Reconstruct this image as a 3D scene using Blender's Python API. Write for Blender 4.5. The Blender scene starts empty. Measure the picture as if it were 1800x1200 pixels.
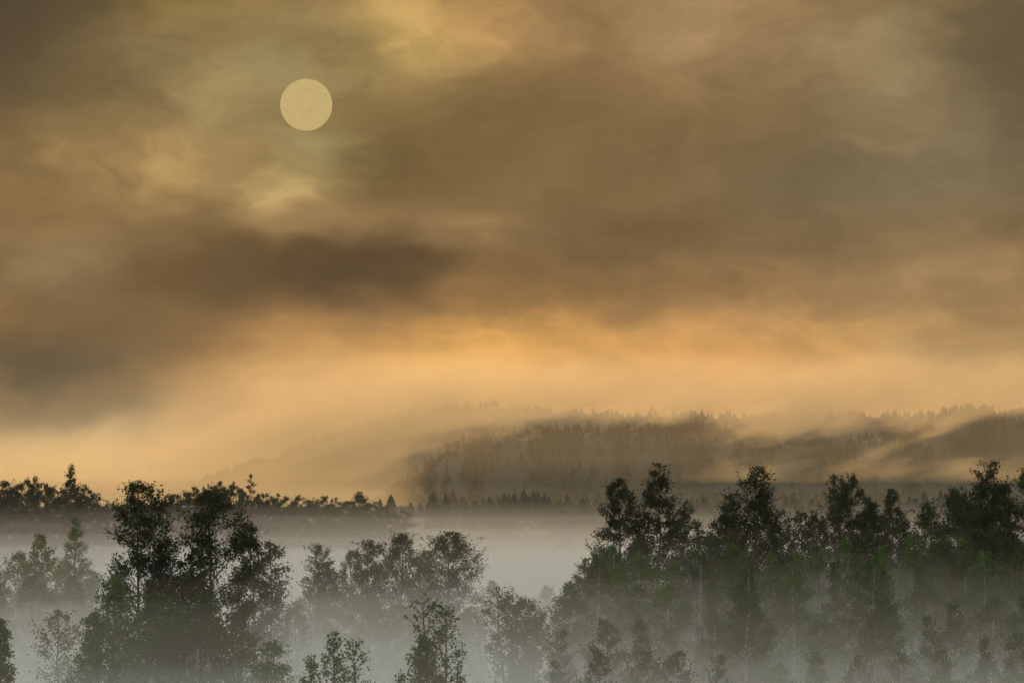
import bpy, math, random
import numpy as np

# ------------------------------------------------------------------ scene, camera, sky, sun, exposure
scn = bpy.context.scene
col = scn.collection
RAD = math.radians
PX = 1.007e-4            # radians per photo pixel (telephoto view, 10.4 degrees wide)
EYE = 14.0               # eye height above the valley floor
HORIZON = 830.0          # photo row of the true horizon

cam_data = bpy.data.cameras.new("camera")
cam_data.sensor_width = 36.0
cam_data.lens = 36.0 / (2 * math.tan(900 * PX))
cam_data.clip_start = 0.5
cam_data.clip_end = 200000.0
cam = bpy.data.objects.new("camera", cam_data)
cam.location = (0, 0, EYE)
cam.rotation_euler = (math.pi / 2 + (HORIZON - 600) * PX, 0, 0)
col.objects.link(cam)
scn.camera = cam

SUN_AZ = (537 - 900) * PX          # clockwise from +Y
SUN_EL = (HORIZON - 184) * PX

def lin(c):
    return tuple(((v / 255) / 12.92 if v / 255 <= 0.04045 else ((v / 255 + 0.055) / 1.055) ** 2.4) for v in c) + (1.0,)

class Nodes:
    """tiny helper to write node maths as calls"""
    def __init__(self, tree):
        self.t = tree
    def new(self, kind, **props):
        n = self.t.nodes.new(kind)
        for k, v in props.items():
            setattr(n, k, v)
        return n
    def put(self, sock, v):
        if isinstance(v, bpy.types.NodeSocket):
            self.t.links.new(v, sock)
        else:
            sock.default_value = v
    def m(self, op, a, b=0.0, c=0.0):
        n = self.new("ShaderNodeMath", operation=op)
        self.put(n.inputs[0], a); self.put(n.inputs[1], b); self.put(n.inputs[2], c)
        return n.outputs[0]
    def v(self, op, a, b=(0, 0, 0), out=0):
        n = self.new("ShaderNodeVectorMath", operation=op)
        self.put(n.inputs[0], a); self.put(n.inputs[1], b)
        return n.outputs[out]
    def xyz(self, x, y, z=0.0):
        n = self.new("ShaderNodeCombineXYZ")
        self.put(n.inputs[0], x); self.put(n.inputs[1], y); self.put(n.inputs[2], z)
        return n.outputs[0]
    def sep(self, v):
        n = self.new("ShaderNodeSeparateXYZ"); self.put(n.inputs[0], v)
        return n.outputs
    def noise(self, vec, scale, detail=4.0, rough=0.5, dims="3D"):
        n = self.new("ShaderNodeTexNoise", noise_dimensions=dims)
        self.put(n.inputs["Vector"], vec)
        n.inputs["Scale"].default_value = scale
        n.inputs["Detail"].default_value = detail
        n.inputs["Roughness"].default_value = rough
        return n.outputs
    def mix(self, f, a, b, mode="MIX"):
        n = self.new("ShaderNodeMix", data_type="RGBA", blend_type=mode)
        self.put(n.inputs["Factor"], f); self.put(n.inputs[6], a); self.put(n.inputs[7], b)
        return n.outputs[2]
    def ramp(self, f, stops, interp="B_SPLINE"):
        n = self.new("ShaderNodeValToRGB")
        n.color_ramp.interpolation = interp
        e = n.color_ramp.elements
        while len(e) < len(stops):
            e.new(0.5)
        for el, (p, c) in zip(e, stops):
            el.position = p; el.color = c
        self.put(n.inputs[0], f)
        return n.outputs[0]

def build_sky():
    w = bpy.data.worlds.new("World")
    scn.world = w
    w.use_nodes = True
    t = w.node_tree
    t.nodes.clear()
    N = Nodes(t)
    tc = N.new("ShaderNodeTexCoord")
    d = N.v("NORMALIZE", tc.outputs["Generated"])
    x, y, z = N.sep(d)
    D2 = 180 / math.pi
    az = N.m("MULTIPLY", N.m("ARCTAN2", x, y), D2)        # degrees, clockwise from the view's north
    el = N.m("MULTIPLY", N.m("ARCSINE", z), D2)
    # clouds drift in long soft banks: warp the directions with two sizes of turbulence
    q = N.xyz(az, N.m("MULTIPLY", el, 1.9), 0.0)
    w1 = N.v("SUBTRACT", N.noise(q, 0.55, 3.0, 0.55)["Color"], (0.5, 0.5, 0.5))
    w2 = N.v("SUBTRACT", N.noise(q, 1.7, 4.0, 0.6)["Color"], (0.5, 0.5, 0.5))
    p = N.v("ADD", N.xyz(az, el, 0.0), N.v("MULTIPLY", w1, (1.5, 0.75, 0.0)))
    p = N.v("ADD", p, N.v("MULTIPLY", w2, (0.55, 0.30, 0.0)))
    px, py, _ = N.sep(p)
    fb = N.noise(N.xyz(px, N.m("MULTIPLY", py, 1.7), 3.1), 0.9, 6.0, 0.58)["Fac"]
    # light of the overcast: warm near the sunrise horizon, cool grey overhead and behind
    K = lambda v: min(1.0, max(0.0, (v + 2.0) / 92.0)) ** 0.5
    elp = N.m("SQRT", N.m("MAXIMUM", N.m("DIVIDE", N.m("ADD", py, 2.0), 92.0), 0.0))
    # (overcast vault, raised and cooled overhead beyond view to light the mist)
    front = N.ramp(elp, [
        (K(-1.5), lin((206, 172, 122))), (K(0.0), lin((216, 178, 122))), (K(0.45), lin((206, 164, 108))),
        (K(0.8), lin((208, 150, 80))), (K(1.2), lin((208, 148, 76))), (K(1.6), lin((152, 112, 64))),
        (K(2.2), lin((118, 89, 52))), (K(3.2), lin((124, 97, 60))), (K(4.9), lin((134, 107, 69))),
        (K(9), lin((152, 130, 94))), (K(20), (0.56, 0.51, 0.42, 1)), (K(40), (0.88, 0.96, 0.98, 1)), (K(88), (1.22, 1.44, 1.62, 1))], "LINEAR")
    back = N.ramp(elp, [(K(-1.5), lin((112, 112, 112))), (K(8), lin((126, 128, 130))), (K(30), (0.52, 0.61, 0.67, 1)),
                        (K(88), (1.22, 1.44, 1.62, 1))], "LINEAR")
    side = N.m("SMOOTH_MIN", N.m("MAXIMUM", N.m("DIVIDE", N.m("SUBTRACT", N.m("ABSOLUTE", az), 12.0), 110.0), 0.0), 1.0, 0.1)
    c = N.mix(side, front, back)
    # greyer to the right of the sunrise
    gr = N.m("MULTIPLY", N.m("MINIMUM", N.m("MAXIMUM", N.m("DIVIDE", N.m("SUBTRACT", px, 1.0), 7.0), 0.0), 1.0), 0.45)
    c = N.mix(gr, c, lin((134, 116, 86)))
    # cloud banks and thin places: azimuth, elevation, half-widths (degrees), tint, strength, tilt
    def B(u, v, ru, rv, rgb, amp):
        k = PX * D2
        return ((u - 900) * k, (HORIZON - v) * k, ru * k, rv * k, rgb, amp)
    banks = [
        B(60, 110, 280, 150, (78, 64, 40), .8), B(-20, -10, 260, 170, (58, 52, 42), .85),
        B(210, 120, 170, 70, (110, 90, 56), .55), B(350, 0, 130, 45, (125, 100, 50), .6),
        B(480, 150, 210, 130, (168, 148, 98), .65), B(300, 285, 270, 65, (178, 144, 90), .7),
        B(620, 80, 70, 45, (128, 110, 66), .7), B(470, 105, 60, 40, (140, 128, 86), .5),
        B(690, 265, 150, 95, (100, 80, 44), .85), B(840, 320, 150, 90, (116, 92, 54), .6),
        B(545, 255, 70, 70, (150, 137, 92), .45), B(735, 65, 85, 56, (224, 188, 112), .95),
        B(840, 45, 130, 60, (190, 145, 88), .6), B(490, 340, 60, 34, (212, 182, 116), .9),
        B(560, 378, 130, 32, (172, 136, 90), .6), B(1010, 180, 80, 60, (118, 92, 54), .6),
        B(1070, 270, 170, 90, (116, 94, 60), .6), B(1260, 60, 210, 85, (166, 135, 95), .6),
        B(1600, 90, 130, 120, (152, 134, 96), .5), B(1800, 120, 150, 190, (84, 73, 54), .85),
        B(1450, 325, 190, 75, (100, 84, 56), .75), B(1150, 400, 230, 60, (106, 82, 52), .75),
        B(1690, 250, 120, 60, (128, 114, 86), .5), B(1690, 470, 220, 60, (170, 134, 88), .6),
        B(1330, 480, 200, 40, (168, 130, 82), .5), B(140, 470, 170, 60, (146, 122, 84), .7),
        B(600, 468, 235, 66, (62, 43, 20), .97), B(350, 490, 190, 60, (88, 64, 34), .8), B(1620, 290, 260, 150, (118, 104, 78), .5),
        B(830, 410, 110, 40, (154, 122, 80), .6), B(1150, 500, 240, 40, (132, 98, 58), .6),
        B(50, 645, 250, 72, (68, 54, 34), .93), B(240, 600, 230, 60, (98, 75, 44), .7),
        B(290, 712, 260, 34, (136, 108, 70), .75), B(560, 640, 130, 60, (200, 148, 86), .7),
        B(480, 690, 150, 40, (172, 130, 80), .6), B(870, 600, 120, 50, (234, 170, 86), .85),
        B(840, 655, 160, 44, (240, 180, 94), .9), B(1020, 640, 220, 54, (234, 170, 86), .8),
        B(1430, 612, 170, 50, (226, 168, 92), .85), B(1250, 655, 260, 48, (224, 160, 86), .8),
        B(1700, 640, 200, 60, (192, 157, 106), .6), B(1300, 560, 110, 40, (196, 146, 90), .5),
        B(120, 795, 330, 42, (232, 190, 122), .85), B(450, 800, 200, 50, (218, 168, 102), .6),
    ]
    body = N.m("MULTIPLY_ADD", fb, 1.4, 0.5)
    for (a0, e0, ra, re, rgb, amp) in banks:
        n = N.new("ShaderNodeVectorMath", operation="MULTIPLY_ADD")
        N.put(n.inputs[0], p)
        n.inputs[1].default_value = (1 / ra, 1 / re, 0.0)
        n.inputs[2].default_value = (-a0 / ra, -e0 / re, math.sqrt(-math.log(min(amp, .999)) / math.log(2.3)))
        r = n.outputs[0]
        f = N.m("MULTIPLY", N.m("POWER", 1 / 2.3, N.v("DOT_PRODUCT", r, r, out=1)), body)
        c = N.mix(f, c, lin(rgb))
    # soft fibrous variation over the whole vault
    fine = N.noise(N.xyz(N.m("MULTIPLY_ADD", py, 0.8, px), N.m("MULTIPLY", py, 2.2), 7.7), 2.6, 5.0, 0.6)["Fac"]
    k = N.m("MULTIPLY_ADD", fine, 0.36, N.m("MULTIPLY_ADD", fb, 1.15, 0.23))
    c = N.v("SCALE", c); t.nodes[-1].inputs["Scale"].default_value = 1.0
    N.put(t.nodes[-1].inputs["Scale"], k)
    bg = N.new("ShaderNodeBackground"); N.put(bg.inputs[0], c); bg.inputs[1].default_value = 0.97
    sky = N.new("ShaderNodeTexSky", sky_type="NISHITA")
    sky.sun_disc = False
    sky.sun_elevation = SUN_EL
    sky.sun_rotation = SUN_AZ
    sky.air_density = 1.0; sky.dust_density = 3.0
    bg2 = N.new("ShaderNodeBackground"); N.put(bg2.inputs[0], sky.outputs[0]); bg2.inputs[1].default_value = 0.05
    mx = N.new("ShaderNodeMixShader"); mx.inputs[0].default_value = 0.99      # cloud cover
    t.links.new(bg2.outputs[0], mx.inputs[1]); t.links.new(bg.outputs[0], mx.inputs[2])
    out = N.new("ShaderNodeOutputWorld")
    t.links.new(mx.outputs[0], out.inputs["Surface"])
build_sky()

sun_data = bpy.data.lights.new("sunlight", "SUN")
sun_data.energy = 0.62
sun_data.angle = RAD(10)
sun_data.color = (1.0, 0.61, 0.31)
sunlight = bpy.data.objects.new("sunlight", sun_data)
sunlight.rotation_euler = (-(math.pi / 2 - SUN_EL), 0, -SUN_AZ)     # shines from the sun towards the valley
col.objects.link(sunlight)

scn.view_settings.view_transform = "Standard"
scn.view_settings.look = "None"
scn.view_settings.exposure = 0.0
scn.view_settings.gamma = 1.0
scn.view_settings.use_curve_mapping = False
scn.render.engine = "CYCLES"
cy = scn.cycles
scn.world.cycles.sampling_method = "MANUAL"
scn.world.cycles.sample_map_resolution = 256
cy.use_denoising = True
cy.max_bounces = 4
cy.diffuse_bounces = 1
cy.transmission_bounces = 2
cy.transparent_max_bounces = 48
cy.volume_bounces = 2
cy.use_adaptive_sampling = True
cy.adaptive_threshold = 0.04
cy.volume_step_rate = 2.0

# ------------------------------------------------------------------ helpers
def tag(o, label=None, cat=None, group=None, kind=None):
    if label: o["label"] = label
    if cat: o["category"] = cat
    if group: o["group"] = group
    if kind: o["kind"] = kind
    return o

def mesh_from(name, V, F, mat, smooth=False):
    """V (n,3) array; F list of index arrays, each (k, sides)"""
    me = bpy.data.meshes.new(name)
    V = np.ascontiguousarray(V, dtype=np.float32)
    F = [np.asarray(f, dtype=np.int32) for f in F if len(f)]
    loops = np.concatenate([f.ravel() for f in F])
    tot = np.concatenate([np.full(len(f), f.shape[1], np.int32) for f in F])
    start = np.concatenate([[0], np.cumsum(tot)[:-1]]).astype(np.int32)
    me.vertices.add(len(V)); me.vertices.foreach_set("co", V.ravel())
    me.loops.add(len(loops)); me.loops.foreach_set("vertex_index", loops)
    me.polygons.add(len(tot)); me.polygons.foreach_set("loop_start", start)
    if smooth:
        me.polygons.foreach_set("use_smooth", np.ones(len(tot), bool))
    me.materials.append(mat)
    me.update(calc_edges=True)
    return me

def link(name, me, parent=None, loc=None):
    o = bpy.data.objects.new(name, me)
    col.objects.link(o)
    if parent: o.parent = parent
    if loc is not None: o.location = loc
    return o

def tubes(P, R, sides):
    """P (n,k,3) polylines, R (n,k) radii -> verts, quads"""
    n, k, _ = P.shape
    T = np.gradient(P, axis=1)
    T /= np.linalg.norm(T, axis=2, keepdims=True) + 1e-9
    ref = np.where(np.abs(T[..., 2:3]) > 0.9, np.array([1.0, 0, 0]), np.array([0, 0, 1.0]))
    A = np.cross(T, ref); A /= np.linalg.norm(A, axis=2, keepdims=True) + 1e-9
    Bv = np.cross(T, A)
    ang = np.arange(sides) * 2 * math.pi / sides
    ring = (A[:, :, None, :] * np.cos(ang)[None, None, :, None] + Bv[:, :, None, :] * np.sin(ang)[None, None, :, None])
    V = P[:, :, None, :] + ring * R[:, :, None, None]
    idx = np.arange(n * k * sides).reshape(n, k, sides)
    a = idx[:, :-1, :]; b = np.roll(a, -1, axis=2)
    c = idx[:, 1:, :]; d = np.roll(c, -1, axis=2)
    Q = np.stack([a, b, d, c], axis=-1).reshape(-1, 4)
    return V.reshape(-1, 3), Q

# ------------------------------------------------------------------ materials
def principled(name):
    m = bpy.data.materials.new(name); m.use_nodes = True
    N = Nodes(m.node_tree)
    b = m.node_tree.nodes["Principled BSDF"]
    return m, N, b

def leaf_material(name, dark, light, seedscale=1.0):
    m = bpy.data.materials.new(name); m.use_nodes = True
    t = m.node_tree; t.nodes.clear(); N = Nodes(t)
    tc = N.new("ShaderNodeTexCoord"); oi = N.new("ShaderNodeObjectInfo")
    n1 = N.noise(tc.outputs["Object"], 1.1 * seedscale, 3.0, 0.6)["Fac"]
    n2 = N.noise(tc.outputs["Object"], 9.0 * seedscale, 2.0, 0.6)["Fac"]
    f = N.m("MULTIPLY_ADD", n1, 0.9, N.m("MULTIPLY_ADD", n2, 0.8, -0.35))
    f = N.m("ADD", f, N.m("MULTIPLY_ADD", oi.outputs["Random"], 0.4, -0.2))
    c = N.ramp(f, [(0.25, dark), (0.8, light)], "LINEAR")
    di = N.new("ShaderNodeBsdfDiffuse"); N.put(di.inputs[0], c)
    tr = N.new("ShaderNodeBsdfTranslucent"); N.put(tr.inputs[0], c)
    gl = N.new("ShaderNodeBsdfGlossy"); gl.inputs["Roughness"].default_value = 0.5
    N.put(gl.inputs[0], (0.5, 0.5, 0.5, 1))
    mx = N.new("ShaderNodeMixShader"); mx.inputs[0].default_value = 0.28
    t.links.new(di.outputs[0], mx.inputs[1]); t.links.new(tr.outputs[0], mx.inputs[2])
    m2 = N.new("ShaderNodeMixShader"); m2.inputs[0].default_value = 0.02
    t.links.new(mx.outputs[0], m2.inputs[1]); t.links.new(gl.outputs[0], m2.inputs[2])
    out = N.new("ShaderNodeOutputMaterial"); t.links.new(m2.outputs[0], out.inputs["Surface"])
    return m

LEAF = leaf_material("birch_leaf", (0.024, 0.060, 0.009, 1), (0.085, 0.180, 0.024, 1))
LEAF_SHADED = leaf_material("birch_leaf_shaded", (0.010, 0.018, 0.005, 1), (0.042, 0.062, 0.016, 1))  # silhouette shade of the tall crowns is put into this birch leaf colour
LEAF_FAR = leaf_material("far_leaf", (0.010, 0.016, 0.005, 1), (0.036, 0.048, 0.014, 1), 0.6)
NEEDLE = leaf_material("conifer_needle", (0.008, 0.014, 0.006, 1), (0.030, 0.040, 0.016, 1), 0.05)

def birch_bark():
    m, N, b = principled("birch_bark")
    tc = N.new("ShaderNodeTexCoord")
    s = N.v("MULTIPLY", tc.outputs["Object"], (3.0, 3.0, 14.0))
    n = N.noise(s, 1.0, 4.0, 0.6)["Fac"]
    big = N.noise(tc.outputs["Object"], 0.7, 2.0, 0.5)["Fac"]
    c = N.ramp(N.m("MULTIPLY_ADD", big, 0.5, N.m("MULTIPLY", n, 0.75)), [(0.50, (0.05, 0.045, 0.04, 1)), (0.60, (0.42, 0.41, 0.38, 1)), (0.9, (0.58, 0.57, 0.54, 1))], "LINEAR")
    N.put(b.inputs["Base Color"], c); b.inputs["Roughness"].default_value = 0.8
    return m
BARK_WHITE = birch_bark()

def dark_bark():
    m, N, b = principled("dark_bark")
    tc = N.new("ShaderNodeTexCoord")
    n = N.noise(N.v("MULTIPLY", tc.outputs["Object"], (8, 8, 2.0)), 1.5, 4.0, 0.6)["Fac"]
    N.put(b.inputs["Base Color"], N.ramp(n, [(0.3, (0.025, 0.021, 0.017, 1)), (0.75, (0.10, 0.088, 0.072, 1))], "LINEAR"))
    b.inputs["Roughness"].default_value = 0.9
    return m
BARK = dark_bark()

def ground_material():
    m, N, b = principled("meadow_ground")
    tc = N.new("ShaderNodeTexCoord")
    n1 = N.noise(tc.outputs["Object"], 0.02, 5.0, 0.6)["Fac"]
    n2 = N.noise(tc.outputs["Object"], 0.8, 5.0, 0.7)["Fac"]
    c = N.ramp(N.m("MULTIPLY_ADD", n1, 0.6, N.m("MULTIPLY", n2, 0.4)), [(0.3, (0.028, 0.036, 0.014, 1)), (0.55, (0.055, 0.075, 0.022, 1)), (0.75, (0.11, 0.10, 0.045, 1))], "LINEAR")
    N.put(b.inputs["Base Color"], c); b.inputs["Roughness"].default_value = 0.95
    return m
GROUND = ground_material()

def forest_floor():
    m, N, b = principled("forest_floor")
    tc = N.new("ShaderNodeTexCoord")
    n = N.noise(tc.outputs["Object"], 0.15, 5.0, 0.65)["Fac"]
    N.put(b.inputs["Base Color"], N.ramp(n, [(0.3, (0.008, 0.011, 0.005, 1)), (0.75, (0.022, 0.026, 0.012, 1))], "LINEAR"))
    b.inputs["Roughness"].default_value = 0.95
    return m
FLOOR = forest_floor()

def sun_material():
    m = bpy.data.materials.new("veiled_sun"); m.use_nodes = True
    t = m.node_tree; t.nodes.clear(); N = Nodes(t)
    tc = N.new("ShaderNodeTexCoord")
    n = N.noise(tc.outputs["Object"], 0.018, 4.0, 0.55)["Fac"]
    c = N.ramp(n, [(0.3, lin((204, 176, 112))), (0.7, lin((212, 186, 124)))], "LINEAR")
    e = N.new("ShaderNodeEmission"); N.put(e.inputs[0], c); e.inputs[1].default_value = 0.90
    out = N.new("ShaderNodeOutputMaterial"); t.links.new(e.outputs[0], out.inputs["Surface"])
    return m

def volume_material(name, color, density, g):
    m = bpy.data.materials.new(name); m.use_nodes = True
    t = m.node_tree; t.nodes.clear(); N = Nodes(t)
    v = N.new("ShaderNodeVolumePrincipled")
    v.inputs["Color"].default_value = color
    v.inputs["Density"].default_value = density
    v.inputs["Anisotropy"].default_value = g
    out = N.new("ShaderNodeOutputMaterial"); t.links.new(v.outputs[0], out.inputs["Volume"])
    return m, N, v

# ------------------------------------------------------------------ terrain
def ground_z(x, y):
    x = np.asarray(x, float); y = np.asarray(y, float)
    r2 = (x * x + y * y)
    z = 12.35 * np.exp(-r2 / 62.0 ** 2)
    z = z + 0.35 * np.sin(x * 0.021 + 1.0) * np.sin(y * 0.017) + 0.2 * np.sin(x * 0.06 + y * 0.043)
    return z

def grid_mesh(name, xs, ys, zf, mat):
    X, Y = np.meshgrid(xs, ys)
    V = np.stack([X, Y, zf(X, Y)], -1).reshape(-1, 3)
    i = np.arange(len(xs) * len(ys)).reshape(len(ys), len(xs))
    Q = np.stack([i[:-1, :-1], i[:-1, 1:], i[1:, 1:], i[1:, :-1]], -1).reshape(-1, 4)
    return mesh_from(name, V, [Q], mat, True)

def spread(a, n, p=2.2):
    u = np.linspace(-1, 1, n)
    return np.sign(u) * np.abs(u) ** p * a
xs = spread(7000, 161); ys = np.concatenate([spread(9500, 221)])
ground = tag(link("ground", grid_mesh("ground", xs, ys, ground_z, GROUND)), kind="structure")

def hill_profile(pts, D):
    """silhouette of a hill: photo column/row of its bare crest at distance D -> world x, z"""
    a = np.array(pts, float)
    return (a[:, 0] - 900) * PX * D, EYE + (HORIZON - a[:, 1]) * PX * D

def build_hill(name, pts, D, depth, seed):
    hx, hz = hill_profile(pts, D)
    rng = np.random.default_rng(seed)
    ph = rng.uniform(0, 6.28, 8)
    def zf(x, y):
        crest = np.interp(x, hx, hz)
        s = (y - D) / depth
        front = 1 / (1 + np.exp(-(s + 0.55) * 9.0))
        backs = 1 / (1 + np.exp((s - 1.6) * 5.0))
        z = -6 + (crest + 6) * front * backs
        z = z + 1.2 * np.sin(x * .05 + ph[0]) * np.sin(y * .03 + ph[1]) * front
        return z
    X = np.linspace(hx[0], hx[-1], 121); Y = np.linspace(D - depth * 1.3, D + depth * 2.6, 61)
    h = tag(link(name, grid_mesh(name, X, Y, zf, FLOOR)), kind="structure")
    return zf, hx, hz

NEAR_HILL = [(500, 905), (620, 893), (680, 878), (730, 845), (790, 800), (850, 770), (950, 765), (1050, 760), (1180, 755),
             (1320, 775), (1450, 785), (1580, 765), (1690, 735), (1800, 735), (2000, 730), (2400, 760), (2900, 960)]
FAR_RIDGE = [(200, 900), (430, 822), (500, 800), (560, 775), (640, 748), (760, 720), (870, 716), (1000, 728), (1300, 736),
             (1800, 730), (2300, 740), (2900, 900)]
near_zf, nhx, nhz = build_hill("hill", NEAR_HILL, 2400.0, 140.0, 3)
far_zf, fhx, fhz = build_hill("hill", FAR_RIDGE, 4200.0, 200.0, 5)

def conifer_unit():
    V = []; F = []
    layers = 6; sides = 7
    for i in range(layers):
        z0 = 0.10 + 0.145 * i; r = 0.19 * (1 - i / (layers + .3)) + 0.012; z1 = z0 + 0.24
        b = len(V)
        for k in range(sides):
            a = 2 * math.pi * (k + 0.5 * (i % 2)) / sides
            rr = r * (1.0 if k % 2 else 0.72)
            V.append((rr * math.cos(a), rr * math.sin(a), z0 - (0.03 if k % 2 else -0.02)))
        V.append((0, 0, min(z1, 1.0)))
        for k in range(sides):
            F.append((b + k, b + (k + 1) % sides, b + sides))
    return np.array(V), np.array(F)

def forest(name, zf, D, depth, x0, x1, n, hmin, hmax, seed, label):
    rng = np.random.default_rng(seed)
    U, F = conifer_unit()
    x = rng.uniform(x0, x1, n) + 0.0; x = x + 7 * np.sin(x * .21) + 3 * np.sin(x * .53 + 1); y = np.where(rng.random(n) < .75, D - depth * rng.uniform(.12, .80, n), D + depth * rng.uniform(-.2, .6, n))
    z = zf(x, y)
    keep = (z > -1.5) & (rng.random(n) < np.clip((z + 4) / 9.0, 0, 1))
    x, y, z = x[keep], y[keep], z[keep]; n = len(x)
    h = rng.uniform(.5 * hmin, 1.1 * hmax, n) * np.clip(0.45 + z / 22.0, .45, 1.0) * rng.choice([1, 1, 1, .7, 1.15], n)
    wdt = h * rng.uniform(1.4, 3.0, n)
    a = rng.uniform(0, 6.28, n); ca, sa = np.cos(a), np.sin(a)
    X = (U[None, :, 0] * ca[:, None] - U[None, :, 1] * sa[:, None]) * wdt[:, None] + x[:, None]
    Y = (U[None, :, 0] * sa[:, None] + U[None, :, 1] * ca[:, None]) * wdt[:, None] + y[:, None]
    Z = U[None, :, 2] * h[:, None] + z[:, None] - 0.3
    V = np.stack([X, Y, Z], -1).reshape(-1, 3)
    FF = (F[None] + (np.arange(n) * len(U))[:, None, None]).reshape(-1, 3)
    return tag(link(name, mesh_from(name, V, [FF], NEEDLE)), label, "forest", kind="stuff")

def flat_forest():
    """low dark wood on the flats that runs up to the foot of the hill"""
    rng = np.random.default_rng(31)
    U, F = conifer_unit()
    n = 6000
    y = rng.uniform(1020, 2330, n); x = rng.uniform(-90, 330, n)
    edge = -10 - (y - 1020) * .034 + 9 * np.sin(y * .013)
    keep = (x > edge + rng.exponential(14, n)) & (np.abs(x) < 60 + y * .11)
    x, y = x[keep], y[keep]; n = len(x)
    z = ground_z(x, y)
    h = rng.uniform(2.2, 8.6, n) * (.72 + .40 * np.sin(x * .09 + 1) * np.sin(y * .021))
    h = h * (.45 + .55 * np.clip((y - 1020) / 600, 0, 1))
    w = h * rng.uniform(1.6, 3.0, n); a = rng.uniform(0, 6.28, n); ca, sa = np.cos(a), np.sin(a)
    X = (U[None, :, 0] * ca[:, None] - U[None, :, 1] * sa[:, None]) * w[:, None] + x[:, None]
    Y = (U[None, :, 0] * sa[:, None] + U[None, :, 1] * ca[:, None]) * w[:, None] + y[:, None]
    Z = U[None, :, 2] * h[:, None] + z[:, None] - 0.3
    FF = (F[None] + (np.arange(n) * len(U))[:, None, None]).reshape(-1, 3)
    return tag(link("forest", mesh_from("forest", np.stack([X, Y, Z], -1).reshape(-1, 3), [FF], NEEDLE)), "low dark wood on the flats at the foot of the hill", "forest", kind="stuff")

forest("forest", near_zf, 2400, 140, -90, 330, 4200, 3.2, 6.0, 21, "dark wooded hillside dissolving upwards into low cloud")
forest("forest", far_zf, 4200, 200, -240, 440, 3000, 3.5, 6, 22, "faint conifers along the crest of the far pale ridge")

flat_forest()

# ------------------------------------------------------------------ the sun seen through the cloud
SUN_DIST = 60000.0
sun_me = bpy.data.meshes.new("sun")
import bmesh
bm = bmesh.new(); bmesh.ops.create_icosphere(bm, subdivisions=5, radius=45.7 * PX * SUN_DIST); bm.to_mesh(sun_me); bm.free()
sun_me.polygons.foreach_set("use_smooth", np.ones(len(sun_me.polygons), bool))
sun_me.materials.append(sun_material())
sun_o = link("sun", sun_me, None, (SUN_DIST * math.sin(SUN_AZ) * math.cos(SUN_EL), SUN_DIST * math.cos(SUN_AZ) * math.cos(SUN_EL), EYE + SUN_DIST * math.sin(SUN_EL)))
tag(sun_o, "pale yellow sun disc showing through thin cloud", "sun")

# ------------------------------------------------------------------ trees
PROFILES = {      # crown half-width against height within the crown (0 = lowest leaves, 1 = top)
    "oval":   [(0, .5), (.2, .9), (.42, 1.0), (.62, .84), (.80, .56), (.92, .30), (1, .05)],
    "round":  [(0, .5), (.25, .8), (.5, .98), (.70, .95), (.85, .70), (.94, .42), (1, .10)],
    "cone":   [(0, .8), (.2, 1.0), (.45, .78), (.7, .50), (.88, .25), (1, .04)],
    "column": [(0, .8), (.2, .98), (.5, 1.0), (.72, .84), (.88, .55), (.96, .28), (1, .06)],
    "spire":  [(0, 1.0), (.3, .85), (.55, .60), (.8, .30), (1, .04)],
    "lolly":  [(0, .55), (.3, .62), (.52, .40), (.66, .48), (.80, .95), (.90, .80), (.96, .45), (1, .12)],
    "vase":   [(0, .4), (.3, .65), (.6, .92), (.78, .95), (.90, .66), (.96, .36), (1, .08)],
    "twin":   [(0, 1.0), (.35, .88), (.55, .76), (.75, .62), (.88, .50), (.95, .34), (1, .08)],
}

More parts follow.
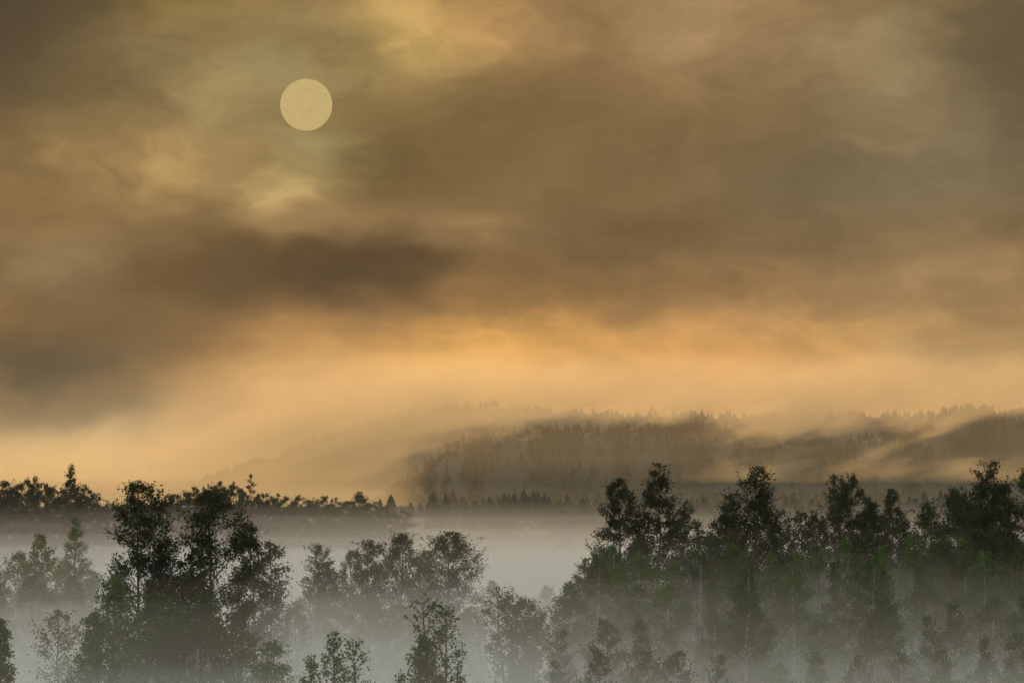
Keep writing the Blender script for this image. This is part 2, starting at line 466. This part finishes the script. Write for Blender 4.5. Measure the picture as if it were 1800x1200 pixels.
def make_tree(name, X, Y, z_top, width, prof, seed, label, group=None, dens=1.0, leaf=0.10, crown_base=0.22,
              bark=None, leafmat=None, detail=1, stems=1, lean=0.0, spray=1.0):
    rng = np.random.default_rng(seed)
    zb = float(ground_z(X, Y)) - 0.05
    H = z_top - zb
    root = bpy.data.objects.new(name, None); col.objects.link(root)
    root.empty_display_size = 0.3
    root.location = (X, Y, zb)
    tag(root, label, "tree", group)
    pr = np.array(PROFILES[prof])
    bark = bark or BARK; leafmat = leafmat or LEAF
    W = width / 2 * {"cone": 1.75, "spire": 1.5, "oval": 1.35, "column": 1.15, "round": 1.12, "vase": 1.12, "twin": 1.2, "lolly": 1.1}[prof]
    twig_P = []; twig_R = []
    leaf_C = []; limbs = []; shoot_C = []
    for s in range(stems):
        # trunk: a gently wandering line
        k = 12
        tt = np.linspace(0, 1, k)
        wob = np.cumsum(rng.normal(0, 0.012 * H, (k, 2)), axis=0) * tt[:, None] ** 0.6 * 0.45
        spread_s = 0 if stems == 1 else (s - (stems - 1) / 2) * W * 0.75
        hs = H * (1.0 if s == 0 else rng.uniform(.80, .97))
        ta = rng.uniform(0, 6.28) if stems > 1 else 0
        trunk = np.zeros((k, 3))
        trunk[:, 0] = wob[:, 0] + lean * tt ** 1.5 + spread_s * tt ** 0.8
        trunk[:, 1] = wob[:, 1] + spread_s * 0.5 * math.sin(ta) * tt
        trunk[:, 2] = tt * hs
        r0 = 0.0075 * H + 0.02
        R = r0 * (1 - tt) ** 0.9 + 0.008
        R[0] *= 1.35
        V, Q = tubes(trunk[None], R[None], 8 if detail else 5)
        trunk_o = link("trunk", mesh_from("trunk", V, [Q], bark, True), root)
        at = lambda f: np.array([np.interp(f, tt, trunk[:, j]) for j in range(3)])
        # limbs
        n_l = int((70 if detail > 1 else 54 if detail else 26) * (1.0 if stems == 1 else 0.75) * (0.7 + 0.3 * spray))
        fs = crown_base + (1 - crown_base) * (np.linspace(0.0, 0.985, n_l) + rng.uniform(-.012, .012, n_l)).clip(0, .985)
        az = np.arange(n_l) * 2.39996 + rng.normal(0, .35, n_l) + rng.uniform(0, 6.28)
        for f, a in zip(fs, az):
            tc_ = (f - crown_base) / (1 - crown_base)
            rise = 0.02 + 0.03 * rng.random()
            # the limb ends higher than it starts: look the profile up where the tip will be
            L = W * np.interp(min(1, tc_ + rise), pr[:, 0], pr[:, 1]) * (1.0 if stems == 1 else .72) * rng.choice([.6, .85, .95, 1.0, 1.1]) * rng.uniform(.9, 1.08)
            L = max(L, 0.14 * W)
            up = (0.35 + 0.5 * rng.random()) * (1.0 + 0.4 * tc_) * L
            up = min(up, max(0.05 * H, (0.995 - f) * hs * 1.15))
            u = np.linspace(0, 1, 6)
            p0 = at(f * (1 if s == 0 else 1))
            P = np.zeros((6, 3))
            bend = rng.normal(0, .10 * L, (6, 3)) * u[:, None]
            P[:, 0] = p0[0] + math.cos(a) * L * u; P[:, 1] = p0[1] + math.sin(a) * L * u
            P[:, 2] = p0[2] + up * u ** 0.85
            P += bend
            rl = min(0.55 * np.interp(f, tt, R), 0.05) * (0.4 + 0.6 * (L / W)) + 0.004
            RR = rl * (1 - u) ** 0.8 + 0.0035
            limbs.append((L, P, RR))
            # long shoots past the limb's end, leaves strung along them
            for _k in range((3 if detail > 1 else 2) if detail else 1):
                b0 = P[rng.integers(3, 6)]
                th = a + rng.normal(0, .7); el_ = rng.normal(.75, .35)
                ll = (.22 + .45 * rng.random()) * (0.35 * W + .25)
                dirv = np.array([math.cos(th) * math.cos(el_), math.sin(th) * math.cos(el_), math.sin(el_)])
                if b0[2] + dirv[2] * ll > H:
                    continue
                v = np.linspace(0, 1, 3)
                S = b0 + dirv * ll * v[:, None] + rng.normal(0, .06 * ll, (3, 3)) * v[:, None]
                twig_P.append(S); twig_R.append(0.006 * (1 - .7 * v))
                nl = max(3, int(ll / (leaf * .55)))
                q = np.linspace(.1, 1, nl)
                shoot_C.append(np.stack([np.interp(q, v, S[:, j]) for j in range(3)], -1) + rng.normal(0, leaf * .35, (nl, 3)))
            # twigs off the limb
            ntw = max(3, int((5 + 9 * L / max(W, .1)) * (1 if detail else .6) * spray))
            uu = rng.uniform(0.25, 1.0, ntw) ** 0.8
            for ui in uu:
                b0 = np.array([np.interp(ui, u, P[:, j]) for j in range(3)])
                ll = (0.18 + 0.34 * rng.random()) * max(L, .3 * W) * (1.15 - .45 * ui) + 0.12
                th = a + rng.normal(0, 0.9); el_ = rng.normal(0.55, 0.45)
                dirv = np.array([math.cos(th) * math.cos(el_), math.sin(th) * math.cos(el_), math.sin(el_)])
                v = np.linspace(0, 1, 3)
                T = b0 + dirv * ll * v[:, None] + rng.normal(0, .05 * ll, (3, 3)) * v[:, None]
                T[:, 2] -= 0.10 * ll * v ** 2
                if T[-1, 2] < H - .05 and (rng.random() < (.7 if detail > 1 else .25)):
                    twig_P.append(T); twig_R.append(0.007 * (1 - .75 * v))
                nl = int(rng.poisson((15 if detail else 14) * dens * (0.5 + ll / 0.8)))
                if nl:
                    q = rng.uniform(0.15, 1.08, nl)
                    c = b0 + dirv * ll * q[:, None] + rng.normal(0, 0.05 + .13 * ll, (nl, 3))
                    leaf_C.append(c)
        # leading shoot
        top = trunk[-1]
        nl = int(14 * dens)
        leaf_C.append(top + np.stack([rng.normal(0, .05, nl), rng.normal(0, .05, nl), -rng.uniform(0, .5, nl)], -1))
    # main limbs are parts of their own on the nearer trees
    limbs.sort(key=lambda e: -e[0])
    n_own = 8 if detail > 1 else 0
    for (_, P, RR) in limbs[:n_own]:
        V, Q = tubes(P[None], RR[None], 5)
        link("branch", mesh_from("branch", V, [Q], bark, True), trunk_o)
    PP = np.array([e[1] for e in limbs[n_own:]]); RR = np.array([e[2] for e in limbs[n_own:]])
    V1, Q1 = tubes(PP, RR, 4)
    V2, Q2 = tubes(np.array(twig_P), np.array(twig_R), 3)
    tw = link("twigs", mesh_from("twigs", np.concatenate([V1, V2]), [np.concatenate([Q1, Q2 + len(V1)])], BARK), root)
    tw["kind"] = "stuff"
    # leaves: small folded blades
    C = np.concatenate(leaf_C); n = len(C)
    t_ = (C[:, 2] / H - crown_base) / (1 - crown_base)
    axis = lean * np.clip(C[:, 2] / H, 0, 1) ** 1.5
    rad = np.hypot(C[:, 0] - axis, C[:, 1]); phi = np.arctan2(C[:, 1], C[:, 0])
    lump = 1.0 + .20 * np.sin(phi * 2 + t_ * 17 + seed) + .16 * np.sin(phi * 5 - t_ * 41 + seed * 2.1)
    env = W * np.interp(t_.clip(0, 1), pr[:, 0], pr[:, 1]) * lump + 0.08
    ok = (rng.random(n) < np.clip((1.35 - rad / env) / .55, 0, 1)) & (C[:, 2] < H - .04)
    C = np.concatenate([C[ok], np.concatenate(shoot_C)]) if shoot_C else C[ok]; n = len(C)
    d = rng.normal(size=(n, 3)); d[:, 2] -= 0.5; d /= np.linalg.norm(d, axis=1, keepdims=True)
    e = np.cross(d, rng.normal(size=(n, 3))); e /= np.linalg.norm(e, axis=1, keepdims=True) + 1e-9
    nn = np.cross(d, e)
    L = leaf * rng.uniform(.65, 1.25, (n, 1)); Wd = L * rng.uniform(.32, .46, (n, 1))
    v0 = C; v1 = C + d * L * .42 + e * Wd + nn * L * .10; v2 = C + d * L; v3 = C + d * L * .42 - e * Wd + nn * L * .10
    V = np.stack([v0, v1, v2, v3], 1).reshape(-1, 3)
    b = (np.arange(n) * 4)[:, None]
    T = np.concatenate([b + np.array([[0, 1, 2]]), b + np.array([[0, 2, 3]])], 0)
    link("crown", mesh_from("crown", V, [T], leafmat), root)
    return root, n, H, width

def at_view(px, py, D):
    return (px - 900) * PX * D, math.sqrt(max(1.0, D * D - ((px - 900) * PX * D) ** 2)), EYE + (HORIZON - py) * PX * D

total_leaves = 0
seed_counter = [100]
def T(px, py, wpx, D, prof, label, group=None, name="birch_tree", **kw):
    """a tree whose top stands at that photo column/row, D metres away, crown wpx photo pixels wide"""
    global total_leaves
    seed_counter[0] += 1
    x, y, z = at_view(px, py, D)
    kw.setdefault("seed", seed_counter[0])
    seed = kw.pop("seed")
    root, n, H, wd = make_tree(name, x, y, z, wpx * PX * D, prof, seed, label, group, **kw)
    total_leaves += n
    return root, H, wd

def copy_tree(src, px, py, wpx, D, label, group, turn):
    """a further individual of the same kind: its own height, spread and turn"""
    root0, H0, w0 = src
    x, y, z = at_view(px, py, D)
    r = root0.copy(); col.objects.link(r)
    zb = float(ground_z(x, y)) - 0.05
    r.location = (x, y, zb)
    r.rotation_euler = (0, 0, turn)
    sw = wpx * PX * D / w0
    r.scale = (sw, sw, (z - zb) / H0)
    r["label"] = label; r["group"] = group
    for ch in root0.children:
        c = ch.copy(); col.objects.link(c); c.parent = r

# --- the dark pair at the left and what grows round it
T(246, 843, 128, 221, "twin", "tall black birch with a ragged flat-topped head, left of the forked bare stem", detail=2, dens=1.8, leaf=.095, crown_base=.30, leafmat=LEAF_SHADED)
T(287, 850, 105, 219, "vase", "slim birch with a bare forked stem showing beneath its small dark head", detail=2, dens=1.2, leaf=.095, crown_base=.34, stems=2, spray=.8, leafmat=LEAF_SHADED)
T(378, 860, 158, 222, "round", "broad black birch with a domed dense crown beside the forked stem tree", detail=2, dens=2.1, leaf=.095, crown_base=.26, leafmat=LEAF_SHADED)
T(334, 925, 56, 226, "oval", "slender dark birch squeezed between the two tall black crowns", detail=2, dens=1.0, leaf=.108, crown_base=.25, leafmat=LEAF_SHADED)
T(438, 918, 74, 262, "oval", "greyer round-shouldered birch half hidden behind the domed black birch", detail=1, dens=1.3, leaf=.12, leafmat=LEAF_SHADED)
T(472, 950, 72, 285, "round", "pale misty birch at the outer edge of the dark pair, thin airy crown", detail=1, dens=.9, leaf=.12, leafmat=LEAF_SHADED)
T(205, 1010, 110, 214, "oval", "low leafy birch crowding the foot of the ragged black birch", detail=2, dens=1.0, leaf=.11, crown_base=.2)
T(165, 1075, 90, 205, "round", "small grey-green birch in the mist at the outer foot of the ragged birch", detail=1, dens=.9, leaf=.11, crown_base=.2)
T(275, 1040, 110, 212, "round", "low bushy birch under the forked bare stem", detail=1, dens=1.0, leaf=.11, crown_base=.2)
T(350, 1040, 130, 210, "round", "low bushy birch under the domed black birch", detail=1, dens=1.0, leaf=.11, crown_base=.2)
T(425, 1060, 110, 214, "oval", "green undergrowth birch below the grey round-shouldered birch", detail=1, dens=1.0, leaf=.11, crown_base=.2)
T(485, 1125, 70, 200, "vase", "small sparse birch with upright tips beyond the foot of the domed birch", detail=1, dens=.7, leaf=.11, crown_base=.3)

# --- pale trees in the mist at the far left
G = "pale trees in the mist left of the dark pair"
T(72, 938, 95, 345, "spire", "faded tree with a thin pointed tip and broad shoulders in thick mist", dens=1.2, leaf=.14)
T(135, 908, 50, 350, "cone", "narrow faded spire-shaped tree standing alone in the mist", dens=1.1, leaf=.108, crown_base=.3)
for (px, py, w, D) in [(38, 968, 80, 350), (112, 985, 70, 360), (0, 985, 40, 320), (160, 1000, 60, 370), (60, 1010, 80, 330), (130, 1010, 60, 335)]:
    T(px, py, w, D, "oval", "ghostly grey tree almost lost in mist left of the dark pair", G, dens=.9, leaf=.14)
T(100, 1068, 80, 235, "vase", "thin wispy young birch barely showing in white mist", dens=.55, leaf=.11, spray=.8)
T(12, 1085, 52, 180, "column", "small dark green birch at the clearing edge with upright tip", dens=.9, leaf=.10, detail=2)

# --- far treeline beyond the mist
G = "far treeline beyond the mist"
lab = "small brown-black tree in the far treeline, rounded top above the mist"
TL = [(-15, 842, 64), (10, 844, 60), (34, 841, 62), (62, 837, 66), (86, 849, 60), (108, 857, 54), (150, 852, 54), (168, 868, 50), (190, 884, 46),
      (216, 886, 50), (245, 884, 50), (275, 878, 50), (300, 870, 50), (320, 861, 50), (342, 855, 52), (364, 851, 50), (387, 845, 46), (408, 846, 44), (424, 858, 44),
      (466, 866, 44), (505, 872, 44), (524, 870, 42), (546, 872, 42), (570, 871, 42), (590, 874, 42), (612, 880, 40), (656, 881, 44), (680, 889, 44), (706, 895, 44)]
protos = []
for i, (px, py, w) in enumerate(TL):
    D = 600 + i * 5.5
    if i < 9:
        protos.append(T(px, py, w * 1.2, D, ["oval", "round", "round", "column"][i % 4], lab, G, name="broadleaf_tree", dens=3.0, leaf=.165, detail=0, leafmat=LEAF_FAR, crown_base=.10))
    else:
        copy_tree(protos[(i * 5) % 9], px, py, w * 1.2, D, lab, G, i * 1.3)
lab2 = "low dark tree under the rounded tops of the far treeline"
for i in range(54):
    px = -20 + i * 13.6
    py = float(np.interp(px, [p[0] for p in TL], [p[1] for p in TL])) + 9 + 7 * math.sin(i * 2.3)
    copy_tree(protos[(i * 4 + 2) % 9], px, py, 62, 585 + i * 2.8, lab2, "lower trees of the far treeline", i * 2.1)
T(130, 816, 30, 596, "oval", "tree with a small tufted head standing clear above the far treeline", name="broadleaf_tree", dens=1.1, leaf=.165, detail=1, leafmat=LEAF_FAR, crown_base=.4)
T(441, 832, 32, 690, "cone", "sharp-pointed taller tree breaking the far treeline", name="conifer_tree", dens=1.9, leaf=.17, detail=0, leafmat=LEAF_FAR, crown_base=.15)
T(488, 866, 22, 700, "cone", "tiny pointed tree in the far treeline beside its low rounded neighbours", name="conifer_tree", dens=1.9, leaf=.17, detail=0, leafmat=LEAF_FAR, crown_base=.15)
T(632, 864, 46, 715, "round", "last big rounded tree at the fading end of the far treeline", name="broadleaf_tree", dens=1.3, leaf=.165, detail=1, leafmat=LEAF_FAR, crown_base=.12)

# --- the group in the middle of the clearing
T(572, 953, 70, 322, "vase", "airy birch with a nodding two-pronged top, first of the middle row", detail=2, dens=.9, leaf=.108, stems=2, leafmat=LEAF_SHADED)
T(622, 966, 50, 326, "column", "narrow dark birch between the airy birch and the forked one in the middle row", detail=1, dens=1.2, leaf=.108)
T(655, 948, 60, 324, "vase", "forked open-crowned birch with a flat wind-swept top in the middle row", detail=2, dens=.85, leaf=.108, crown_base=.4, leafmat=LEAF_SHADED)
T(706, 937, 90, 322, "oval", "full dark birch next to the largest dome in the middle row", detail=2, dens=1.4, leaf=.108, leafmat=LEAF_SHADED)
T(792, 934, 112, 320, "round", "largest domed birch closing the middle row", detail=2, dens=1.6, leaf=.108, leafmat=LEAF_SHADED)
T(745, 985, 60, 340, "round", "paler birch filling the gap beside the largest dome of the middle row", detail=1, dens=1.1, leaf=.108)
G = "misty undergrowth trees under the middle row"
for (px, py, w, D) in [(545, 1030, 60, 330), (600, 1035, 60, 315), (650, 1045, 70, 305), (700, 1060, 70, 300), (765, 1062, 70, 305), (830, 1065, 50, 310), (520, 1055, 50, 300)]:
    T(px, py, w, D, "round", "low misty birch under the middle row of domed trees", G, dens=.8, leaf=.108)
T(865, 1020, 30, 385, "column", "thin ghostly sapling standing in the gap beyond the middle row", dens=.7, leaf=.14)
T(962, 1028, 40, 395, "oval", "pale thin sapling behind the many-stemmed birch", dens=.7, leaf=.14)
T(913, 1028, 92, 255, "vase", "many-stemmed spreading birch with bare legs in the clearing", detail=2, dens=.75, leaf=.108, stems=3, crown_base=.45)
T(772, 1047, 78, 186, "vase", "sparse young birch with wavy bare stems rising in front of the largest dome", detail=2, dens=.28, leaf=.095, stems=2, crown_base=.45, spray=.7)
T(742, 1115, 52, 184, "round", "leafy low birch leaning from the foot of the sparse young birch", detail=2, dens=.55, leaf=.095, crown_base=.45)
T(588, 1108, 48, 176, "oval", "thin sapling with layered leaf tufts below the airy birch", detail=2, dens=.28, leaf=.095, crown_base=.45, spray=.7)
T(632, 1122, 50, 178, "vase", "bare-legged sapling with a fan of tips beside the layered sapling", detail=2, dens=.24, leaf=.09, stems=2, crown_base=.5, spray=.6)
T(545, 1150, 46, 172, "round", "short leafy bush beside the layered sapling", detail=1, dens=.5, leaf=.095, name="birch_bush")
T(715, 1180, 44, 172, "round", "short leafy bush at the foot of the leaning low birch", detail=1, dens=.8, leaf=.10, name="birch_bush")
T(800, 1172, 44, 172, "round", "short dark leafy bush under the sparse young birch", detail=1, dens=.9, leaf=.10, name="birch_bush")

# --- the tall wood on the right
T(1088, 840, 92, 300, "column", "tall black birch with a blunt rough top, beside the taller pointed one", detail=2, dens=1.96, leaf=.108, crown_base=.25, leafmat=LEAF_SHADED)
T(1155, 813, 92, 298, "cone", "tallest black pointed birch of the wood edge, tapering evenly", detail=2, dens=2.32, leaf=.108, crown_base=.25, leafmat=LEAF_SHADED)
T(1198, 915, 60, 304, "cone", "lower dark shoulder tree against the tallest pointed birch", detail=1, dens=1.2, leaf=.108, leafmat=LEAF_SHADED)
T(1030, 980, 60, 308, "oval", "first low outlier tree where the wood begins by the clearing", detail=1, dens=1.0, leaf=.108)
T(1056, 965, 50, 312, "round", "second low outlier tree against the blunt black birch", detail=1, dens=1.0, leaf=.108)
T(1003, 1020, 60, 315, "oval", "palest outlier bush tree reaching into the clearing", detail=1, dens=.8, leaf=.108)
T(1282, 868, 70, 296, "cone", "dark spiky-topped birch next to the wide-armed one", detail=2, dens=1.89, leaf=.108, leafmat=LEAF_SHADED)
T(1248, 925, 60, 300, "oval", "low rounded tree between the pointed birch and the spiky-topped birch", detail=1, dens=1.1, leaf=.108, leafmat=LEAF_SHADED)
T(1332, 818, 130, 285, "cone", "black birch with wide ragged arms and a narrow crooked top", detail=2, dens=1.89, leaf=.108, crown_base=.3, leafmat=LEAF_SHADED)
T(1412, 890, 60, 372, "oval", "pale see-through tree in the bright gap of the wood edge", detail=1, dens=.75, leaf=.14, leafmat=LEAF_SHADED)
T(1470, 832, 80, 335, "oval", "feathery grey-black tree leaning against the flat-topped dark one", detail=1, dens=1.2, leaf=.108, leafmat=LEAF_SHADED)
T(1512, 830, 85, 292, "vase", "dense black flat-topped tree with finger-like tips", detail=2, dens=2.32, leaf=.108, stems=2, leafmat=LEAF_SHADED)
T(1568, 858, 50, 322, "column", "slim leaning open-crowned birch beside the flat-topped dark tree", detail=2, dens=1.23, leaf=.108, leafmat=LEAF_SHADED)
T(1544, 895, 50, 318, "oval", "low filler tree under the slim leaning birch", detail=1, dens=1.1, leaf=.108, leafmat=LEAF_SHADED)
T(1628, 882, 65, 315, "round", "small pointed-round tree in the dip of the wood edge", detail=1, dens=1.2, leaf=.108, leafmat=LEAF_SHADED)
T(1600, 905, 50, 318, "oval", "short soft tree filling the dip beside the slim leaning birch", detail=1, dens=1.0, leaf=.108, leafmat=LEAF_SHADED)
T(1678, 853, 85, 296, "round", "dark tree with an open lacy crown on the rise before the solid black mass", detail=2, dens=1.67, leaf=.108, leafmat=LEAF_SHADED)
T(1748, 810, 130, 280, "cone", "great solid black tree with twin tips on the rise", detail=2, dens=2.75, leaf=.108, leafmat=LEAF_SHADED)
T(1722, 826, 70, 284, "column", "dark spike-topped tree against the great solid black tree", detail=1, dens=1.4, leaf=.108, leafmat=LEAF_SHADED)
T(1808, 806, 120, 278, "round", "black heavy tree shouldering the great twin-tipped one", detail=1, dens=1.8, leaf=.108, leafmat=LEAF_SHADED)
T(1700, 880, 70, 300, "round", "dark rounded tree below the lacy crown on the rise", detail=1, dens=1.3, leaf=.108, leafmat=LEAF_SHADED)
T(1310, 1000, 70, 222, "oval", "green birch whose white trunk shows through the mist", detail=2, dens=.7, leaf=.10, bark=BARK_WHITE, crown_base=.42)
T(1540, 975, 56, 226, "column", "green birch with a long thin white stem in the misty wood", detail=2, dens=.55, leaf=.10, bark=BARK_WHITE, crown_base=.5)
G = "green trees inside the misty wood"
rng = random.Random(7)
wood = []
for row, (D, y0, step, x0, w) in enumerate([(325, 893, 42, 1215, 72), (282, 965, 50, 1035, 85), (255, 1010, 55, 1020, 95), (230, 1085, 62, 1000, 92), (206, 1150, 74, 985, 84)]):
    px = x0
    while px < 1840:
        rise = -max(0, (px - 1350)) * (0.10 if row else 0.06)
        u, v = px + rng.uniform(-14, 14), y0 + rise + rng.uniform(-18, 22)
        wp, dd = w * rng.uniform(.95, 1.3), D + rng.uniform(-10, 10)
        white = rng.random() < .4
        lab, G = [("leafy green tree close under the black crowns at the back of the wood", "back row of the misty wood"),
                  ("green birch half drowned in mist in the second row of the wood", "second row of the misty wood"),
                  ("soft green birch deep in mist in the middle of the wood", "middle row of the misty wood"),
                  ("pale green birch rising from thick mist near the front of the wood", "near row of the misty wood"),
                  ("low young green birch in the thickest mist at the foot of the wood", "front row of the misty wood")][row]
        if len(wood) < 5 or (row > 0 and len(wood) < 14):
            wood.append(T(u, v, wp, dd, rng.choice(["oval", "cone", "column", "spire"] if row else ["cone", "cone", "oval", "spire"]), lab, G, dens=1.5, leaf=.115, detail=1, bark=BARK_WHITE if white else BARK, leafmat=LEAF_SHADED if len(wood) < 5 else LEAF))
        else:
            copy_tree(rng.choice(wood[:5] if row == 0 else wood[5:]), u, v, wp, dd, lab, G, rng.uniform(0, 6.28))
        px += step
print("leaves", total_leaves)

# ------------------------------------------------------------------ mist and haze
def box(name, lo, hi, mat, kind="stuff", label=None, cat=None):
    me = bpy.data.meshes.new(name)
    bm = bmesh.new(); bmesh.ops.create_cube(bm, size=1.0)
    for v in bm.verts:
        v.co = [lo[i] + (v.co[i] + .5) * (hi[i] - lo[i]) for i in range(3)]
    bm.to_mesh(me); bm.free(); me.materials.append(mat)
    return tag(link(name, me), label, cat, kind=kind)

hz, _, _ = volume_material("haze_air", (0.95, 0.81, 0.58, 1), 0.7e-4, 0.1)
box("haze", (-7100, -9600, -9), (7100, 9600, 88), hz, label="thin warm morning haze over the whole valley", cat="haze")
# ground mist: even, gently billowing sheets lying in one another, so it thins upwards
def mist_sheet(name, top, far, amp, seed, mat):
    X = np.linspace(-330, 330, 56); Y = np.concatenate([np.linspace(-120, 60, 10), np.linspace(75, far, int((far - 75) / 13))])
    rr = np.random.default_rng(seed)
    GX, GY = np.meshgrid(X, Y)
    Z = np.zeros_like(GX)
    for wl in (210, 120, 70, 42):
        for _ in range(3):
            th = rr.uniform(0, 6.28); ph = rr.uniform(0, 6.28)
            Z += (wl / 210) ** .8 * np.sin((GX * math.cos(th) + GY * math.sin(th)) * 6.283 / wl + ph)
    Z = top + amp * Z / 2.2
    e = np.clip((far - GY) / (0.40 * far), 0, 1)                     # the bank sinks to the ground at its far end
    Z = Z * (.62 + .38 * e ** .8)
    ny, nx = GX.shape
    top_v = np.stack([GX, GY, Z], -1).reshape(-1, 3); bot_v = top_v.copy(); bot_v[:, 2] = -6.5 - seed * .02
    i = np.arange(nx * ny).reshape(ny, nx); n = nx * ny
    q = np.stack([i[:-1, :-1], i[:-1, 1:], i[1:, 1:], i[1:, :-1]], -1).reshape(-1, 4)
    rim = np.concatenate([i[0, :], i[1:, -1], i[-1, -2::-1], i[-2:0:-1, 0]])
    r2 = np.roll(rim, -1)
    wall = np.stack([rim, rim + n, r2 + n, r2], -1)
    return link(name, mesh_from(name, np.concatenate([top_v, bot_v]), [q, q[:, ::-1] + n, wall], mat))
mist = None
for k, (top, dn, g, far, amp) in enumerate([(5.2, .0075, .10, 640, .4), (6.5, .0054, .12, 690, .45), (7.6, .0034, .18, 740, .5), (8.5, .0016, .32, 800, .6),
                                          (9.3, .0007, .45, 850, .75), (10.0, .0004, .55, 900, .85), (10.7, .00025, .60, 950, .9), (11.5, .00012, .60, 1000, .9)]):
    mm, _, _ = volume_material("mist_air", (0.955, 0.988, 0.950, 1) if k < 4 else (0.985, 0.96, 0.91, 1), dn, g)
    b = mist_sheet("ground_mist" if mist is None else "mist_layer", top, far, amp, k + 1, mm)
    if mist is None:
        mist = tag(b, "bank of white ground mist lying among the trees", "mist", kind="stuff")
    else:
        b.parent = mist; b["kind"] = "stuff"

def cloud_material():
    m, N, v = volume_material("low_cloud_vapour", (0.985, 0.83, 0.54, 1), 0.003, 0.74)
    tc = N.new("ShaderNodeTexCoord")
    pos = tc.outputs["Object"]
    x, y, z = N.sep(pos)
    q = N.xyz(N.m("MULTIPLY_ADD", z, -1.3, x), N.m("MULTIPLY", y, 0.25), N.m("MULTIPLY", z, 2.0))
    n = N.noise(q, 0.030, 5.0, 0.62)["Fac"]
    f = N.m("MULTIPLY_ADD", n, 3.6, -0.75)
    # torn places where the wooded slope shows through
    wv = N.v("SUBTRACT", N.noise(pos, 0.035, 4.0, 0.6)["Color"], (0.5, 0.5, 0.5))
    gp = N.v("ADD", pos, N.v("MULTIPLY", wv, (70.0, 0.0, 26.0)))
    for (gx, gz, rx, rz, a) in [(8, 16, 54, 17, 1.45), (-24, 12, 22, 12, .6), (58, 24, 42, 13, 1.0), (118, 20, 52, 11, .9), (168, 29, 42, 12, 1.05), (195, 25, 36, 11, .8)]:
        r = N.v("MULTIPLY", N.v("SUBTRACT", gp, (gx, 0, gz)), (1 / rx, 0, 1 / rz))
        f = N.m("MULTIPLY_ADD", N.m("POWER", 1 / 2.7, N.v("DOT_PRODUCT", r, r, out=1)), -a, f)
    f = N.m("MINIMUM", N.m("MAXIMUM", f, 0.04), 1.4)
    cl = lambda e: N.m("MINIMUM", N.m("MAXIMUM", e, 0.0), 1.0)
    up = cl(N.m("DIVIDE", N.m("SUBTRACT", 58.0, z), 25.0))                       # thins out upwards
    low = cl(N.m("DIVIDE", N.m("SUBTRACT", z, 10.0), 9.0))                       # and down to the flats
    fill = N.m("MULTIPLY", N.m("POWER", cl(N.m("DIVIDE", N.m("SUBTRACT", 24.0, z), 20.0)), 1.8), 0.03)   # ground fog along the foot of the hill
    hillside = cl(N.m("DIVIDE", N.m("ADD", x, 130.0), 90.0))                     # lies along the hill
    body = N.m("MULTIPLY", N.m("MULTIPLY_ADD", f, low, fill), N.m("MULTIPLY", N.m("POWER", up, 1.4), hillside))
    # a flat glowing bank on the open ground beside the hill
    flat = N.m("MULTIPLY", N.m("SUBTRACT", 1.0, cl(N.m("DIVIDE", N.m("ADD", x, 90.0), 60.0))), N.m("POWER", cl(N.m("DIVIDE", N.m("SUBTRACT", 36.0, z), 30.0)), 2.4))
    body = N.m("ADD", body, N.m("MULTIPLY", flat, N.m("MULTIPLY_ADD", n, 1.2, 0.2)))
    N.put(v.inputs["Density"], N.m("MULTIPLY", body, 0.020))
    return m
box("low_cloud", (-420, 1900, 2.0), (620, 2060, 67), cloud_material(), label="torn low cloud drifting across the wooded hillside", cat="cloud")
